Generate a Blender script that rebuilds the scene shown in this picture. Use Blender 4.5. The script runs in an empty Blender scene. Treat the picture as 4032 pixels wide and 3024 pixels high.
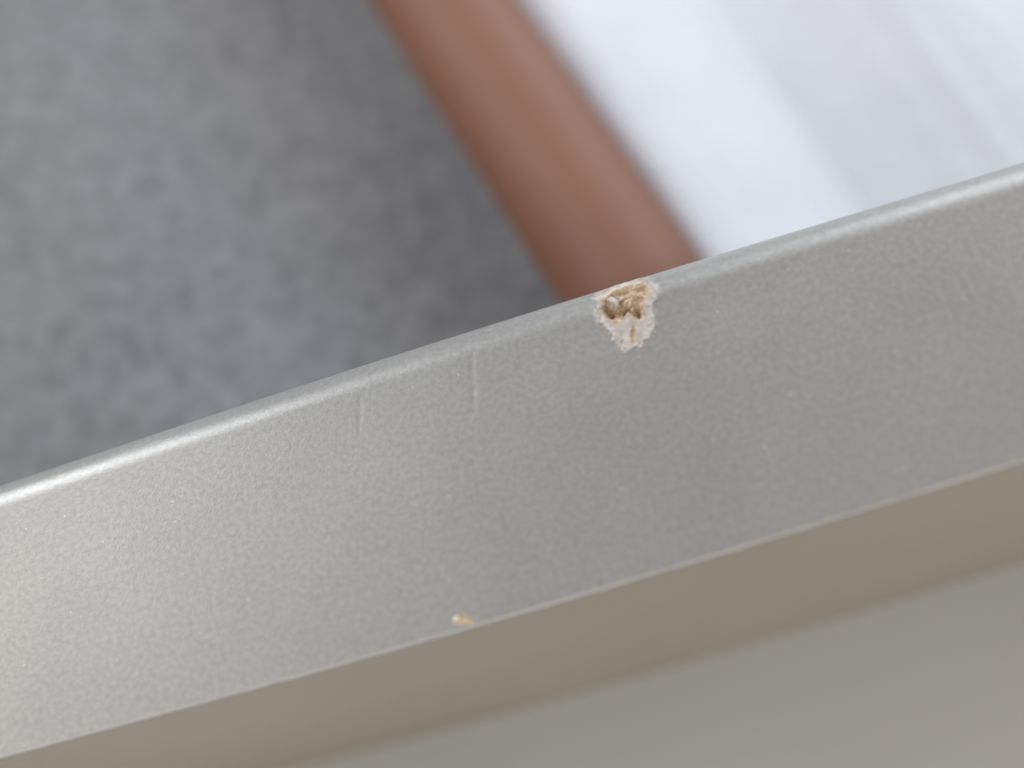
import bpy, bmesh, math, random
import numpy as np
from mathutils import Vector, Euler, noise

random.seed(4)
rng = np.random.default_rng(7)
scene = bpy.context.scene
COL = scene.collection

# ------------------------------------------------------------------ camera
cam_data = bpy.data.cameras.new('camera')
cam = bpy.data.objects.new('camera', cam_data)
COL.objects.link(cam)
cam.location = (0.0, -0.030, 0.0653961)
cam.rotation_euler = Euler((0.3338872, 0.2004021, -0.2492700), 'XYZ')
cam_data.sensor_fit = 'HORIZONTAL'
cam_data.sensor_width = 36
cam_data.lens = 40
cam_data.clip_start = 0.002
cam_data.clip_end = 20
cam_data.dof.use_dof = True
cam_data.dof.focus_distance = 0.0736
cam_data.dof.aperture_fstop = 11.5
scene.camera = cam

# ------------------------------------------------------------------ world, lamps, exposure
world = bpy.data.worlds.new('World')
scene.world = world
world.use_nodes = True
bg = world.node_tree.nodes['Background']
bg.inputs[0].default_value = (0.86, 0.92, 1.0, 1)
bg.inputs[1].default_value = 0.09


def area(name, loc, target, size, size_y, watts, color):
    d = bpy.data.lights.new(name, 'AREA')
    d.shape = 'RECTANGLE'
    d.size = size
    d.size_y = size_y
    d.energy = watts
    d.color = color
    o = bpy.data.objects.new(name, d)
    COL.objects.link(o)
    o.location = loc
    o.rotation_euler = (Vector(target) - Vector(loc)).to_track_quat('-Z', 'Y').to_euler()
    return o


# windows on the far side, a bright ceiling above left, a warm room behind the camera
def polar(az, el, dist):
    a, e = math.radians(az), math.radians(el)
    return (dist * math.cos(e) * math.cos(a), dist * math.cos(e) * math.sin(a), dist * math.sin(e))


area('window_back', polar(47, 24, 1.25), (0, 0, 0), 1.25, 0.75, 15.5, (0.89, 0.945, 1.0))
area('window_left', polar(127, 31, 1.35), (0, 0, 0), 0.30, 0.62, 9.0, (0.93, 0.97, 1.0))
area('ceiling_glow', (-0.85, 0.36, 0.93), (0, 0, 0), 0.66, 0.66, 4.8, (1.0, 0.98, 0.92))
area('room_bounce', (-0.35, -0.92, 0.80), (0, 0, 0), 0.9, 0.8, 6.8, (1.0, 0.955, 0.885))
area('skin_bounce', (0.38, 0.12, 0.50), (0.03, 0, 0), 0.25, 0.25, 0.26, (1.0, 0.64, 0.58))

vs = scene.view_settings
vs.view_transform = 'Standard'
vs.look = 'None'
vs.exposure = 0.0
vs.gamma = 1.0
vs.use_curve_mapping = False

# ------------------------------------------------------------------ helpers
H = 0.050            # height of the board
T = 0.018            # its thickness


def new_mat(name):
    m = bpy.data.materials.new(name)
    m.use_nodes = True
    nt = m.node_tree
    return m, nt, nt.nodes['Principled BSDF']


def node(nt, kind, **kw):
    n = nt.nodes.new(kind)
    for k, v in kw.items():
        setattr(n, k, v)
    return n


def noise_node(nt, vec, scale, detail=4.0, rough=0.5):
    n = node(nt, 'ShaderNodeTexNoise')
    n.inputs['Scale'].default_value = scale
    n.inputs['Detail'].default_value = detail
    n.inputs['Roughness'].default_value = rough
    nt.links.new(vec, n.inputs['Vector'])
    return n


def ramp(nt, fac, stops):
    r = node(nt, 'ShaderNodeValToRGB')
    el = r.color_ramp.elements
    while len(el) < len(stops):
        el.new(0.5)
    for e, (p, c) in zip(el, stops):
        e.position = p
        e.color = (*c, 1) if len(c) == 3 else c
    nt.links.new(fac, r.inputs['Fac'])
    return r


def obj_coord(nt):
    return node(nt, 'ShaderNodeTexCoord').outputs['Object']


def bump(nt, height, strength, dist, prev=None):
    b = node(nt, 'ShaderNodeBump')
    b.inputs['Strength'].default_value = strength
    b.inputs['Distance'].default_value = dist
    nt.links.new(height, b.inputs['Height'])
    if prev is not None:
        nt.links.new(prev, b.inputs['Normal'])
    return b.outputs['Normal']


def mesh_obj(name, verts, faces, mat, parent=None, smooth=True):
    me = bpy.data.meshes.new(name)
    me.from_pydata([tuple(v) for v in verts], [], [tuple(int(i) for i in f) for f in faces])
    me.update()
    if smooth:
        me.polygons.foreach_set('use_smooth', [True] * len(me.polygons))
    me.materials.append(mat)
    o = bpy.data.objects.new(name, me)
    COL.objects.link(o)
    o.parent = parent
    return o


def grid_faces(nu, nv):
    i, j = np.meshgrid(np.arange(nu - 1), np.arange(nv - 1), indexing='ij')
    a = (i * nv + j).ravel()
    return np.stack([a, a + nv, a + nv + 1, a + 1], 1)


def tag(o, label, cat, kind=None):
    if label:
        o['label'] = label
    if cat:
        o['category'] = cat
    if kind:
        o['kind'] = kind
    return o


def fbm(x, y, z=0.0, octaves=4, seed=0.0):
    s, a, f = 0.0, 1.0, 1.0
    for _ in range(octaves):
        s += a * noise.noise(Vector((x * f + seed, y * f - seed, z * f + 3 * seed)))
        a *= 0.5
        f *= 2.03
    return s


# ------------------------------------------------------------------ materials
def lacquer_material():
    m, nt, p = new_mat('grey_satin_lacquer')
    co = obj_coord(nt)
    L = nt.links
    # pearly grey-beige paint with a barely uneven tone
    n1 = noise_node(nt, co, 60, 3)
    base = ramp(nt, n1.outputs['Fac'], [(0.3, (0.335, 0.328, 0.318)), (0.7, (0.365, 0.358, 0.348))])
    # fine pigment grain
    n2 = noise_node(nt, co, 2800, 3, 0.7)
    grain = ramp(nt, n2.outputs['Fac'], [(0.33, (0.89, 0.89, 0.89)), (0.67, (1.11, 1.11, 1.11))])
    mul = node(nt, 'ShaderNodeMix', data_type='RGBA', blend_type='MULTIPLY')
    mul.inputs[0].default_value = 1.0
    L.new(base.outputs['Color'], mul.inputs[6])
    L.new(grain.outputs['Color'], mul.inputs[7])
    # dust specks
    v = node(nt, 'ShaderNodeTexVoronoi', voronoi_dimensions='2D')
    v.inputs['Scale'].default_value = 800
    L.new(co, v.inputs['Vector'])
    spot = ramp(nt, v.outputs['Distance'], [(0.03, (1, 1, 1)), (0.075, (0, 0, 0))])
    pick = ramp(nt, v.outputs['Color'], [(0.80, (0, 0, 0)), (0.84, (1, 1, 1))])
    sp = node(nt, 'ShaderNodeMath', operation='MULTIPLY')
    L.new(spot.outputs['Color'], sp.inputs[0])
    L.new(pick.outputs['Color'], sp.inputs[1])
    sp2 = node(nt, 'ShaderNodeMath', operation='MULTIPLY')
    L.new(sp.outputs[0], sp2.inputs[0])
    sp2.inputs[1].default_value = 0.38
    mix = node(nt, 'ShaderNodeMix', data_type='RGBA')
    L.new(sp2.outputs[0], mix.inputs[0])
    L.new(mul.outputs[2], mix.inputs[6])
    mix.inputs[7].default_value = (0.80, 0.80, 0.78, 1)
    L.new(mix.outputs[2], p.inputs['Base Color'])
    p.inputs['Metallic'].default_value = 0.40
    nr = noise_node(nt, co, 110, 4, 0.6)
    rr = ramp(nt, nr.outputs['Fac'], [(0.3, (0.39, 0.39, 0.39)), (0.7, (0.46, 0.46, 0.46))])
    L.new(rr.outputs['Color'], p.inputs['Roughness'])
    p.inputs['Specular IOR Level'].default_value = 0.5
    # orange peel + sprayed grain
    n3 = noise_node(nt, co, 3000, 2, 0.5)
    n4 = noise_node(nt, co, 7000, 2, 0.5)
    b1 = bump(nt, n3.outputs['Fac'], 0.30, 0.00002)
    b2 = bump(nt, n4.outputs['Fac'], 0.5, 0.00002, b1)
    L.new(b2, p.inputs['Normal'])
    return m


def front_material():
    m, nt, p = new_mat('beige_front_tint')  # front face tinted a warmer beige than the lacquered edge
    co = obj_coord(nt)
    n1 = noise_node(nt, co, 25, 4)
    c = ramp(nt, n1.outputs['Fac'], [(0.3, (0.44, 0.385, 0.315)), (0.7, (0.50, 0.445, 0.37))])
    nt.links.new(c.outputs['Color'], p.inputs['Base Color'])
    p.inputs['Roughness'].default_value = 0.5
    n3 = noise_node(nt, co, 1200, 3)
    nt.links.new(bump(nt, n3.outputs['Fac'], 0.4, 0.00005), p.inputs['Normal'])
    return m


def fibre_material():
    m, nt, p = new_mat('raw_fibreboard')
    co = obj_coord(nt)
    L = nt.links
    n1 = noise_node(nt, co, 900, 5, 0.7)
    mp = node(nt, 'ShaderNodeMapping')
    mp.inputs['Scale'].default_value = (700, 3200, 3000)
    mp.inputs['Rotation'].default_value = (0, 0, 0.6)
    L.new(co, mp.inputs['Vector'])
    n2 = noise_node(nt, mp.outputs['Vector'], 1.0, 3, 0.6)
    add = node(nt, 'ShaderNodeMath', operation='ADD')
    L.new(n1.outputs['Fac'], add.inputs[0])
    L.new(n2.outputs['Fac'], add.inputs[1])
    half = node(nt, 'ShaderNodeMath', operation='MULTIPLY')
    half.inputs[1].default_value = 0.5
    L.new(add.outputs[0], half.inputs[0])
    c = ramp(nt, half.outputs[0], [(0.34, (0.33, 0.235, 0.155)), (0.50, (0.52, 0.395, 0.275)), (0.66, (0.70, 0.57, 0.425))])
    L.new(c.outputs['Color'], p.inputs['Base Color'])
    p.inputs['Roughness'].default_value = 0.9
    p.inputs['Specular IOR Level'].default_value = 0.1
    L.new(bump(nt, half.outputs[0], 0.9, 0.00025), p.inputs['Normal'])
    return m


def primer_material():
    m, nt, p = new_mat('pale_primer')
    co = obj_coord(nt)
    L = nt.links
    n1 = noise_node(nt, co, 1300, 4, 0.65)
    c = ramp(nt, n1.outputs['Fac'], [(0.30, (0.34, 0.29, 0.25)), (0.5, (0.455, 0.41, 0.375)), (0.72, (0.62, 0.585, 0.55))])
    L.new(c.outputs['Color'], p.inputs['Base Color'])
    p.inputs['Roughness'].default_value = 0.65
    L.new(bump(nt, n1.outputs['Fac'], 0.7, 0.00012), p.inputs['Normal'])
    return m


def felt_material():
    m, nt, p = new_mat('grey_felt')
    co = obj_coord(nt)
    L = nt.links
    n1 = noise_node(nt, co, 560, 3, 0.65)
    n2 = noise_node(nt, co, 45, 3, 0.5)
    c1 = ramp(nt, n1.outputs['Fac'], [(0.30, (0.155, 0.155, 0.166)), (0.70, (0.295, 0.298, 0.312))])
    c2 = ramp(nt, n2.outputs['Fac'], [(0.3, (0.95, 0.95, 0.96)), (0.7, (1.05, 1.05, 1.04))])
    mul = node(nt, 'ShaderNodeMix', data_type='RGBA', blend_type='MULTIPLY')
    mul.inputs[0].default_value = 1.0
    L.new(c1.outputs['Color'], mul.inputs[6])
    L.new(c2.outputs['Color'], mul.inputs[7])
    L.new(mul.outputs[2], p.inputs['Base Color'])
    p.inputs['Roughness'].default_value = 0.95
    p.inputs['Specular IOR Level'].default_value = 0.1
    p.inputs['Sheen Weight'].default_value = 0.15
    n3 = noise_node(nt, co, 1100, 4, 0.7)
    L.new(bump(nt, n3.outputs['Fac'], 0.6, 0.0004), p.inputs['Normal'])
    return m


def cloth_material():
    m, nt, p = new_mat('white_cotton')
    co = obj_coord(nt)
    n1 = noise_node(nt, co, 90, 4, 0.6)
    c = ramp(nt, n1.outputs['Fac'], [(0.3, (0.675, 0.70, 0.75)), (0.7, (0.735, 0.76, 0.81))])
    nt.links.new(c.outputs['Color'], p.inputs['Base Color'])
    p.inputs['Roughness'].default_value = 0.85
    p.inputs['Sheen Weight'].default_value = 0.1
    w = noise_node(nt, co, 650, 3, 0.6)
    nt.links.new(bump(nt, w.outputs['Fac'], 0.5, 0.0003), p.inputs['Normal'])
    return m


def rod_material():
    m, nt, p = new_mat('reddish_brown_satin')
    co = obj_coord(nt)
    n1 = noise_node(nt, co, 40, 3)
    c = ramp(nt, n1.outputs['Fac'], [(0.3, (0.205, 0.078, 0.043)), (0.7, (0.245, 0.098, 0.056))])
    nt.links.new(c.outputs['Color'], p.inputs['Base Color'])
    p.inputs['Roughness'].default_value = 0.66
    p.inputs['Specular IOR Level'].default_value = 0.75
    n2 = noise_node(nt, co, 500, 3)
    nt.links.new(bump(nt, n2.outputs['Fac'], 0.2, 0.0002), p.inputs['Normal'])
    return m


def table_material():
    m, nt, p = new_mat('pale_grey_table')
    co = obj_coord(nt)
    n1 = noise_node(nt, co, 18, 4)
    c = ramp(nt, n1.outputs['Fac'], [(0.3, (0.69, 0.695, 0.685)), (0.7, (0.75, 0.755, 0.745))])
    nt.links.new(c.outputs['Color'], p.inputs['Base Color'])
    p.inputs['Roughness'].default_value = 0.5
    n2 = noise_node(nt, co, 900, 3)
    nt.links.new(bump(nt, n2.outputs['Fac'], 0.3, 0.0001), p.inputs['Normal'])
    return m




def cream_material():
    m, nt, p = new_mat('cream_fibre')
    co = obj_coord(nt)
    n1 = noise_node(nt, co, 3000, 3)
    c = ramp(nt, n1.outputs['Fac'], [(0.3, (0.66, 0.55, 0.38)), (0.7, (0.80, 0.72, 0.54))])
    nt.links.new(c.outputs['Color'], p.inputs['Base Color'])
    p.inputs['Roughness'].default_value = 0.8
    return m


def lit_arris_material():
    m, nt, p = new_mat('lit_paint_arris')  # paler than the lacquer: light caught on the lip is painted into the colour
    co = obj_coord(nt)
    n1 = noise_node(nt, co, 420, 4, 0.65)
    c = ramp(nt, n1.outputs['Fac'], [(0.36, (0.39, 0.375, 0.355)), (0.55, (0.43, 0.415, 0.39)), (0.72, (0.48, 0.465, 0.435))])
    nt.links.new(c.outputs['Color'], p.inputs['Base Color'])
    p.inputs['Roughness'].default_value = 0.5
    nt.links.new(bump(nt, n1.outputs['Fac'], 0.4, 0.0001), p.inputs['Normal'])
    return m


M_CREAM, M_LIT_ARRIS = cream_material(), lit_arris_material()
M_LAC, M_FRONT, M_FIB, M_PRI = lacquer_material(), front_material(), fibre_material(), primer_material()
M_FELT, M_CLOTH, M_ROD, M_TAB = felt_material(), cloth_material(), rod_material(), table_material()

# ------------------------------------------------------------------ the surface everything lies on
bm = bmesh.new()
bmesh.ops.create_grid(bm, x_segments=40, y_segments=40, size=0.6)
me = bpy.data.meshes.new('table_top')
bm.to_mesh(me)
bm.free()
me.materials.append(M_TAB)
table = bpy.data.objects.new('table_top', me)
COL.objects.link(table)
table.location = (0, 0.1, -H)
tag(table, 'pale grey smooth surface in front of and under the lacquered board', None, 'structure')

# ------------------------------------------------------------------ the chipped board
YF, RF, RN = 0.0007, 0.0025, 0.00022


def bow(x):
    u = (x + 0.011) / 0.034
    return 0.00095 * (np.exp(-0.55 * u * u) - 0.8)


# outlines of the damage, millimetres: along the board, across it from the start of the rounded edge
RIM = [(-0.963, 1.669), (-0.267, 2.24), (0.828, 2.80), (1.684, 2.90), (2.325, 2.80), (2.824, 2.174), (3.035, 1.032), (3.042, 0.571), (2.904, -0.053), (2.493, -0.326), (2.433, -0.806), (2.301, -1.664), (1.945, -2.174), (1.082, -2.604), (0.413, -2.651), (0.127, -2.646), (-0.134, -1.981), (-0.388, -1.132), (-0.662, -0.634), (-0.946, -0.311), (-0.823, 0.286), (-0.568, 1.01)]
CORE = [(-0.256, 1.318), (0.392, 1.75), (1.212, 2.20), (2.133, 2.043), (2.642, 1.537), (2.654, 0.835), (2.491, 0.373), (2.117, -0.062), (1.933, -0.547), (1.725, -1.113), (1.375, -1.041), (1.158, -0.652), (1.004, -0.327), (0.743, -0.513), (0.572, -0.819), (0.045, -0.779), (-0.328, -0.336), (-0.568, 0.461)]
STREAK = [(0.98, -1.25), (1.2, -1.3), (1.1, -1.75), (0.82, -2.35), (0.58, -2.42), (0.7, -1.75)]
SMALL = [(-14.118, -15.365), (-13.954, -15.274), (-13.624, -15.203), (-13.311, -15.32), (-13.236, -15.479), (-12.877, -15.57), (-12.941, -15.783), (-13.285, -15.685), (-13.529, -15.753), (-13.757, -15.757), (-14.034, -15.609)]
FAINT = [(-13.312, -15.64), (-12.888, -15.74), (-13.001, -15.94), (-13.437, -15.92)]


def poly_sdf(poly, x, y):
    """signed distance to a polygon, negative inside (millimetres)"""
    P = np.array(poly)
    Q = np.roll(P, -1, 0)
    d = np.full(x.shape, 1e9)
    ins = np.zeros(x.shape, bool)
    for (ax, ay), (bx, by) in zip(P, Q):
        ex, ey = bx - ax, by - ay
        t = np.clip(((x - ax) * ex + (y - ay) * ey) / (ex * ex + ey * ey), 0, 1)
        d = np.minimum(d, np.hypot(x - ax - t * ex, y - ay - t * ey))
        cond = ((ay > y) != (by > y)) & (x < (bx - ax) * (y - ay) / (by - ay + 1e-12) + ax)
        ins ^= cond
    return np.where(ins, -d, d)


def sstep(a, b, x):
    t = np.clip((x - a) / (b - a), 0, 1)
    return t * t * (3 - 2 * t)


def vnoise(x, y, f, seed=0, octv=3):
    out = np.empty(x.shape)
    xf, yf, of = x.ravel(), y.ravel(), out.ravel()
    for k in range(len(xf)):
        of[k] = fbm(xf[k] * f, yf[k] * f, 0.3, octv, seed)
    return of.reshape(x.shape)


def seg(*pieces):
    out = []
    for a, b, step in pieces:
        n = max(1, int(round((b - a) / step)))
        out += list(np.linspace(a, b, n, endpoint=False))
    out.append(pieces[-1][1])
    return np.array(out)


# grid: x along the board, s across it (mm). s>0 runs over the rounded far edge and down the back
xs = seg((-120, -60, 6), (-60, -18, 0.35), (-18, -16.2, 0.07), (-16.2, -14.4, 0.1), (-14.4, -12.6, 0.045), (-12.6, -10.6, 0.2), (-10.6, -8.6, 0.07), (-8.6, -1.4, 0.3),
         (-1.4, 3.4, 0.04), (3.4, 40, 0.35), (40, 110, 6))
flat_near = -(T * 1000 + YF * 1000 - RF * 1000)          # s where the near edge lies, before the bow
arc_len = RF * 1000 * math.pi / 2
ss = seg((flat_near + RN * 1000, -14.9, 0.045), (-14.9, -4.0, 0.3), (-4.0, -3.0, 0.1), (-3.0, arc_len, 0.04), (arc_len, arc_len + 2, 0.3),
         (arc_len + 2, arc_len + (H - RF) * 1000, 6))
X, S = np.meshgrid(xs, ss, indexing='ij')
Bf = bow(X / 1000) * 1000
# the near edge bows the other way: stretch the flat part so that it follows
frac = np.clip(-S / -flat_near, 0, 1)
ang = np.clip(S / (RF * 1000), 0, math.pi / 2)
down = np.clip(S - arc_len, 0, None)
Rm = RF * 1000
Yc = YF * 1000 + Bf - Rm + np.where(S < 0, S, Rm * np.sin(ang))
Yc = Yc - np.where(S < 0, frac * 2.0 * Bf, 0.0)
Zc = np.where(S < 0, 0.0, -Rm + Rm * np.cos(ang)) - down
NX, NY, NZ = np.zeros_like(X), np.where(S < 0, 0, np.sin(ang)), np.where(S < 0, 1.0, np.cos(ang))

# damage fields (only worked out close to the chips)
disp = np.zeros_like(X)
reg = np.zeros(X.shape, int)          # 0 lacquer, 1 primer, 2 fibre, 3 small chip, 4 cream sliver
near = (X > -1.6) & (X < 3.6) & (S > -3.4) & (S < 3.3)
ix = np.where(near)
nx_, ns_ = X[ix], S[ix]
jit = vnoise(nx_, ns_, 2.6, 1.3, 3)
jit2 = vnoise(nx_, ns_, 6.0, 5.1, 3)
rough = vnoise(nx_, ns_, 3.2, 9.2, 4)
dr = poly_sdf(RIM, nx_, ns_) + (0.10 + 0.10 * sstep(-1.0, -2.2, ns_)) * jit + (0.05 + 0.12 * sstep(-1.0, -2.2, ns_)) * jit2
dc = poly_sdf(CORE, nx_, ns_) + 0.07 * jit + 0.05 * jit2
dst = poly_sdf(STREAK, nx_, ns_) + 0.06 * jit2
r_ = np.zeros(nx_.shape, int)
r_[dr < 0] = 1
r_[dc < 0] = 2
r_[(dst < -0.02) & (dr < 0)] = 2
d_ = np.zeros(nx_.shape)
d_ += 0.035 * np.exp(-(dr / 0.16) ** 2)                                   # lifted lip of paint
d_ -= 0.10 * sstep(0.0, -0.25, dr)                                        # primer layer below the paint
depth = 0.42 + 0.20 * rough
hl = np.exp(-((nx_ - 0.0) ** 2 + (ns_ - 0.12) ** 2) / 0.16)                # two deeper pits
hm = np.exp(-((nx_ - 0.72) ** 2 + (ns_ + 0.05) ** 2) / 0.12)
hr = np.exp(-((nx_ - 1.72) ** 2 / 0.25 + (ns_ + 0.45) ** 2 / 0.16))
knob = np.exp(-((nx_ - 1.80) ** 2 / 0.5 + (ns_ - 0.70) ** 2 / 0.20))      # fibres still standing
crack = np.exp(-(((nx_ - 0.95) * 0.35 - (ns_ - 1.02)) / 0.13) ** 2) * (nx_ > 0.6) * (nx_ < 1.9)
depth = depth + 0.48 * hl + 0.52 * hm + 0.45 * hr - 0.36 * knob + 0.35 * crack
d_ -= depth * sstep(0.02, -0.28, dc)
d_ -= 0.10 * sstep(0.0, -0.1, dst)
d_ += 0.03 * rough * (r_ > 0)
disp[ix] = d_
reg[ix] = r_

near2 = (X > -14.4) & (X < -12.6) & (S > -16.3) & (S < -14.9)
ix = np.where(near2)
nx_, ns_ = X[ix], S[ix]
j2 = vnoise(nx_, ns_, 7.0, 2.2, 3)
dsm = poly_sdf(SMALL, nx_, ns_) + 0.035 * j2
dfa = poly_sdf(FAINT, nx_, ns_) + 0.05 * j2
r_ = np.zeros(nx_.shape, int)
r_[dfa < -0.02] = 3
r_[dsm < 0] = 3
bright = np.exp(-((nx_ + 13.90) ** 2 / 0.035 + (ns_ + 15.41) ** 2 / 0.02))
r_[(bright > 0.45) & (dsm < 0.03)] = 4
disp[ix] = -0.10 * sstep(0.02, -0.1, dsm) * (1 - 1.9 * bright) - 0.03 * sstep(0, -0.08, dfa) + 0.02 * np.exp(-(dsm / 0.05) ** 2)
reg[ix] = r_

# two paint runs and a couple of scratches
def groove(x0, s0, x1, s1, width, depth, lip):
    global disp
    ex, es = x1 - x0, s1 - s0
    l2 = ex * ex + es * es
    t = ((X - x0) * ex + (S - s0) * es) / l2
    side = ((X - x0) * es - (S - s0) * ex) / math.sqrt(l2)
    fade = sstep(-0.05, 0.12, t) * sstep(1.08, 0.8, t)
    disp += fade * (-depth * np.exp(-((side) / width) ** 2) + lip * np.exp(-((side + 1.6 * width) / width) ** 2))

groove(-16.72, -0.2, -17.36, -2.95, 0.15, 0.010, 0.0)
groove(-9.05, 0.3, -9.96, -3.89, 0.17, 0.014, 0.0)

Xw = X + NX * disp
Yw = Yc + NY * disp
Zw = Zc + NZ * disp
# the near edge is not perfectly crisp: a slight uneven bead of paint
jn = int(np.argmin(np.abs(ss - (flat_near + RN * 1000))))
V = np.stack([Xw, Yw, Zw], -1).reshape(-1, 3) / 1000.0
F = grid_faces(len(xs), len(ss))
freg = reg.reshape(-1)[F].max(1)
fmin = reg.reshape(-1)[F].min(1)
freg = np.where(fmin == 0, np.where(freg >= 3, freg, np.minimum(freg, 1)), freg)

board = bpy.data.objects.new('chipped_board', None)
COL.objects.link(board)
board.empty_display_size = 0.02
board.location = (0, 0, -H)
tag(board, 'grey satin-lacquered board standing on edge with a tan chip broken out of its rim', 'board')
ORG = np.array([0, 0, -H])


def submesh(name, sel, mat, parent):
    f = F[sel]
    u, inv = np.unique(f, return_inverse=True)
    return mesh_obj(name, V[u] - ORG, inv.reshape(-1, 4), mat, parent)


lac = submesh('lacquered_edge', freg == 0, M_LAC, board)
prim = submesh('primer_rim', freg == 1, M_PRI, board)
prim['label'] = 'pale primer ring around the broken spot'
core = submesh('exposed_core', freg == 2, M_FIB, board)
core['label'] = 'tan fibrous core laid bare in the chip'
nick = submesh('small_chip', freg == 3, M_FIB, board)
nick['label'] = 'tiny tan nick close to the near edge'

chip = submesh('splinter', freg == 4, M_CREAM, board)
chip['label'] = 'cream sliver lifted at the left of the tiny nick'

# near corner (paint bead) and front face as one sheet each
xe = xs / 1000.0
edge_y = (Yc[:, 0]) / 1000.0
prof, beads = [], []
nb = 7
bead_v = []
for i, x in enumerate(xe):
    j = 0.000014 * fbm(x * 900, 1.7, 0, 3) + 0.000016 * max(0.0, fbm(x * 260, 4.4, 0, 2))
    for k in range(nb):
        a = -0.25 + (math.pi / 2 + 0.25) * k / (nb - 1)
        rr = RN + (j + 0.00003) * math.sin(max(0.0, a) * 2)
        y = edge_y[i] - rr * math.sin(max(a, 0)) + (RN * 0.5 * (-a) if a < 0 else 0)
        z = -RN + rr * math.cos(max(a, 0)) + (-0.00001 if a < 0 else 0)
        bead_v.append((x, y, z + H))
bead = mesh_obj('paint_bead', bead_v, grid_faces(len(xe), nb), M_LIT_ARRIS, board)
bead['label'] = 'thin line along the near edge, coloured paler as if catching light'
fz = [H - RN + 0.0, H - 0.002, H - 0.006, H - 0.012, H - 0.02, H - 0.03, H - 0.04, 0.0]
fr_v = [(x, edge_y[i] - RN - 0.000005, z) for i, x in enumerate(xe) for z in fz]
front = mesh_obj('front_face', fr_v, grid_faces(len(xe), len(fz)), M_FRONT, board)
front['label'] = 'shaded beige front face below the lacquered edge'
# the two ends and the underside close the board
for i in (0, len(xe) - 1):
    ends = bmesh.new()
    pts = [(xe[i], edge_y[i] - RN, 0.0), (xe[i], edge_y[i] - RN, H - RN)] + \
          [(xe[i], Yc[i, j] / 1000, Zc[i, j] / 1000 + H) for j in range(0, len(ss), 4)] + \
          [(xe[i], Yc[i, -1] / 1000, 0.0)]
    ends.faces.new([ends.verts.new(q) for q in pts])
    me = bpy.data.meshes.new('board_end')
    ends.to_mesh(me)
    ends.free()
    me.materials.append(M_FIB)
    o = bpy.data.objects.new('board_end', me)
    COL.objects.link(o)
    o.parent = board

# a curled flake of paint still hanging in the hole
def top_pt(x, s, h):
    a = max(0.0, s / (RF * 1000))
    b = float(bow(x / 1000)) * 1000
    y = YF * 1000 + b - Rm + (s if s < 0 else Rm * math.sin(a))
    z = (0 if s < 0 else -Rm + Rm * math.cos(a))
    n = (0, math.sin(a), math.cos(a))
    return (x / 1000, (y + n[1] * h) / 1000, (z + n[2] * h) / 1000 + H)

fl = [(0.00, 1.25, -0.12, 0.18), (0.16, 1.08, -0.02, 0.22), (0.34, 0.84, 0.03, 0.22), (0.47, 0.58, 0.01, 0.18), (0.48, 0.34, -0.07, 0.13), (0.41, 0.15, -0.18, 0.06)]
fv, th = [], 0.035
for k, (x, s, h, w) in enumerate(fl):
    a = math.radians(-20 - 14 * k)
    nx, ns = -math.sin(a), math.cos(a)
    for t in (-1, -0.4, 0.4, 1):
        fv.append(top_pt(x + nx * w * t, s + ns * w * t, h - 0.05 * t * t))
    for t in (1, 0.4, -0.4, -1):
        fv.append(top_pt(x + nx * w * t, s + ns * w * t, h - 0.05 * t * t - th))
ff = []
for k in range(len(fl) - 1):
    for q in range(8):
        a, b = k * 8 + q, k * 8 + (q + 1) % 8
        ff.append((a, b, b + 8, a + 8))
ff += [tuple(range(7, -1, -1)), tuple(range(len(fv) - 8, len(fv)))]
flake = mesh_obj('paint_flake', fv, ff, M_PRI, board)
flake['label'] = 'curled pale paint flake hanging in the chip'

# ------------------------------------------------------------------ behind the board: felt, rod, cloth
def rod_x(y):
    return 0.0023 + (y - 0.0202) * (-0.0107 / 0.0417)

# grey felt mat
nx, ny = 150, 130
gx, gy = np.linspace(-0.20, 0.16, nx), np.linspace(0.008, 0.26, ny)
fvv = []
for x in gx:
    for y in gy:
        h = 0.0019 + 0.00022 * fbm(x * 220, y * 220, 0, 3, 2.0) + 0.0003 * fbm(x * 25, y * 25, 0, 2, 7.0)
        q = min(1.0, max(0.0, (rod_x(y) - x - 0.013) / 0.042))
        h += 0.010 * q * q * (3 - 2 * q)
        fvv.append((x, y, h))
nfelt = len(fvv)
faces = [tuple(f) for f in grid_faces(nx, ny)]
edge_loop = [i * ny for i in range(nx)] + [(nx - 1) * ny + j for j in range(1, ny)] + \
            [i * ny + ny - 1 for i in range(nx - 2, -1, -1)] + [j for j in range(ny - 2, 0, -1)]
for k in edge_loop:
    fvv.append((fvv[k][0], fvv[k][1], 0.0))
n = len(edge_loop)
for k in range(n):
    faces.append((edge_loop[k], nfelt + k, nfelt + (k + 1) % n, edge_loop[(k + 1) % n]))
felt = mesh_obj('felt_mat', fvv, faces, M_FELT)
felt.location = (0, 0, -H)
tag(felt, 'soft mottled grey felt lying behind the board, left of the brown rod', 'felt')

# reddish brown rod
RR = 0.0071
z_rod = -H + 0.0022 + RR
p0 = Vector((rod_x(0.0110), 0.0110, z_rod))
p1 = Vector((rod_x(0.2300), 0.2300, z_rod))
L = (p1 - p0).length
nseg, nl = 48, 40
rv, rf = [], []
prof = [(0.0, RR - 0.0008), (0.0003, RR - 0.0003), (0.0008, RR)]
stations = [(t, r) for t, r in prof] + [(0.0008 + (L - 0.0016) * k / nl, RR) for k in range(1, nl)] + [(L - t, r) for t, r in reversed(prof)]
for t, r in stations:
    for k in range(nseg):
        a = 2 * math.pi * k / nseg
        rv.append((r * math.cos(a), t, r * math.sin(a)))
for i in range(len(stations) - 1):
    for k in range(nseg):
        a, b = i * nseg + k, i * nseg + (k + 1) % nseg
        rf.append((a, b, b + nseg, a + nseg))
rf += [tuple(range(nseg - 1, -1, -1)), tuple(range(len(rv) - nseg, len(rv)))]
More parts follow.
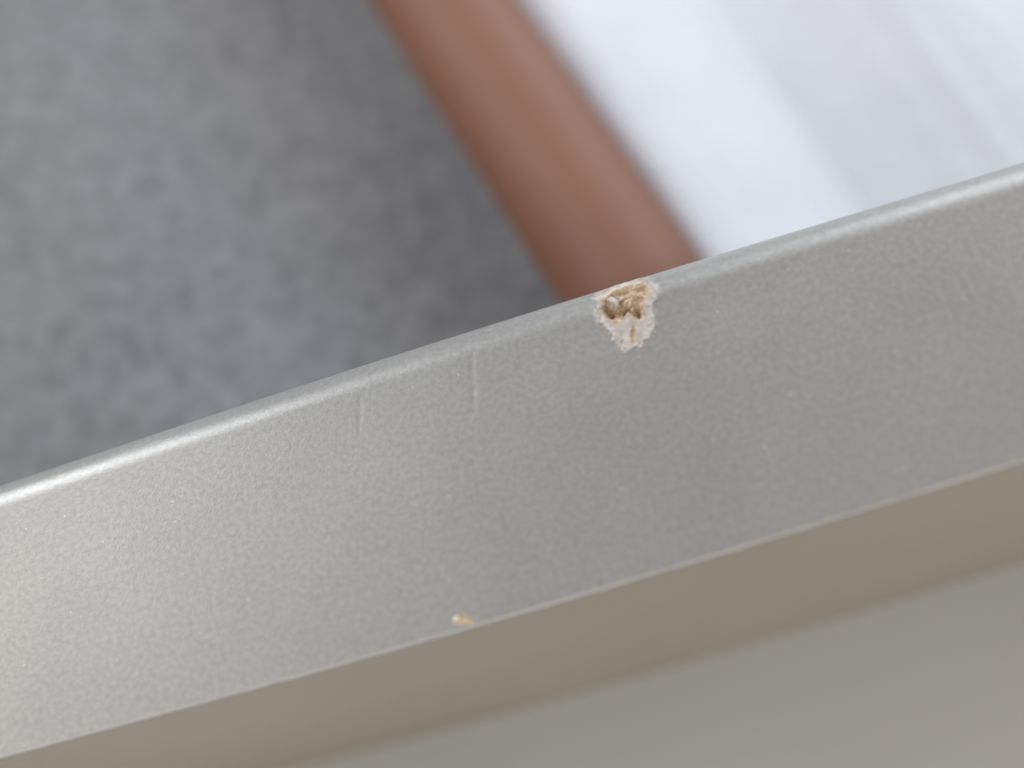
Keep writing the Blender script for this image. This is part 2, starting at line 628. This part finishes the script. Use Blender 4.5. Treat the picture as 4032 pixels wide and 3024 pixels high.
rod = mesh_obj('brown_rod', rv, rf, M_ROD)
rod.location = p0
d = (p1 - p0).normalized()
rod.rotation_euler = (0, 0, math.atan2(-d.x, d.y))
tag(rod, 'smooth round reddish-brown rod running back between grey felt and white cloth', 'rod')

# rumpled white cloth
nu, nv = 300, 130
# rough height of the folds (mm) against the distance from the rod, softened
_w = np.linspace(0, 170, 600)
_h = np.interp(_w, [0, 7, 9.5, 14, 26, 28.5, 43, 47, 54, 66, 80, 95, 110, 130, 150, 170],
               [3.8, 3.9, 4.5, 4.0, -0.6, -0.8, 5.6, 6.2, 2.2, 4.6, 0.6, 3.0, 0.5, 2.0, 0.2, 0.5])
_k = np.exp(-(np.arange(-12, 13) / 4.5) ** 2)
CW, CH = _w, np.convolve(np.pad(_h, 12, mode='edge'), _k / _k.sum(), 'valid')
cv = []
for i in range(nu):
    u = i / (nu - 1)
    for j in range(nv):
        v = j / (nv - 1)
        y = 0.0095 + 0.2205 * v
        x = rod_x(y) + 0.0071 + 0.15 * u
        w = (x - rod_x(y)) * 1000            # mm to the right of the rod
        ph = 0.9 * fbm(x * 14, y * 9, 0, 2, 3.0)
        slant = w - 0.075 * (y * 1000 - 30) + 0.5 * ph
        h = float(np.interp(slant, CW, CH))
        h += 0.30 * math.exp(-((slant - 17.0) / 1.6) ** 2) + 0.30 * math.exp(-((slant - 36.0 - ph) / 2.0) ** 2)
        h -= 1.1 * math.exp(-((slant - 28.0 - 0.4 * ph) / 1.5) ** 2)
        h += 0.5 * math.exp(-((slant - 40.0 + ph) / 1.4) ** 2) - 0.5 * math.exp(-((slant - 22.5 + 0.5 * ph) / 1.5) ** 2)
        h += 0.28 * fbm(x * 95, y * 30, 0, 3, 6.0)
        cv.append((x, y, 0.0024 if i == 0 else 0.0042 + 0.001 * h))
top_n = len(cv)
cf = [tuple(f) for f in grid_faces(nu, nv)]
cv += [(x, y, z - 0.0007) for x, y, z in cv]
cf += [tuple(int(k) + top_n for k in reversed(f)) for f in grid_faces(nu, nv)]
loop = [i * nv for i in range(nu)] + [(nu - 1) * nv + j for j in range(1, nv)] + \
       [i * nv + nv - 1 for i in range(nu - 2, -1, -1)] + [j for j in range(nv - 2, 0, -1)]
for k in range(len(loop)):
    a, b = loop[k], loop[(k + 1) % len(loop)]
    cf.append((a, a + top_n, b + top_n, b))
cloth = mesh_obj('white_cloth', cv, cf, M_CLOTH)
cloth.location = (0, 0, -H)
tag(cloth, 'rumpled white cotton cloth with long soft folds right of the brown rod', 'cloth')
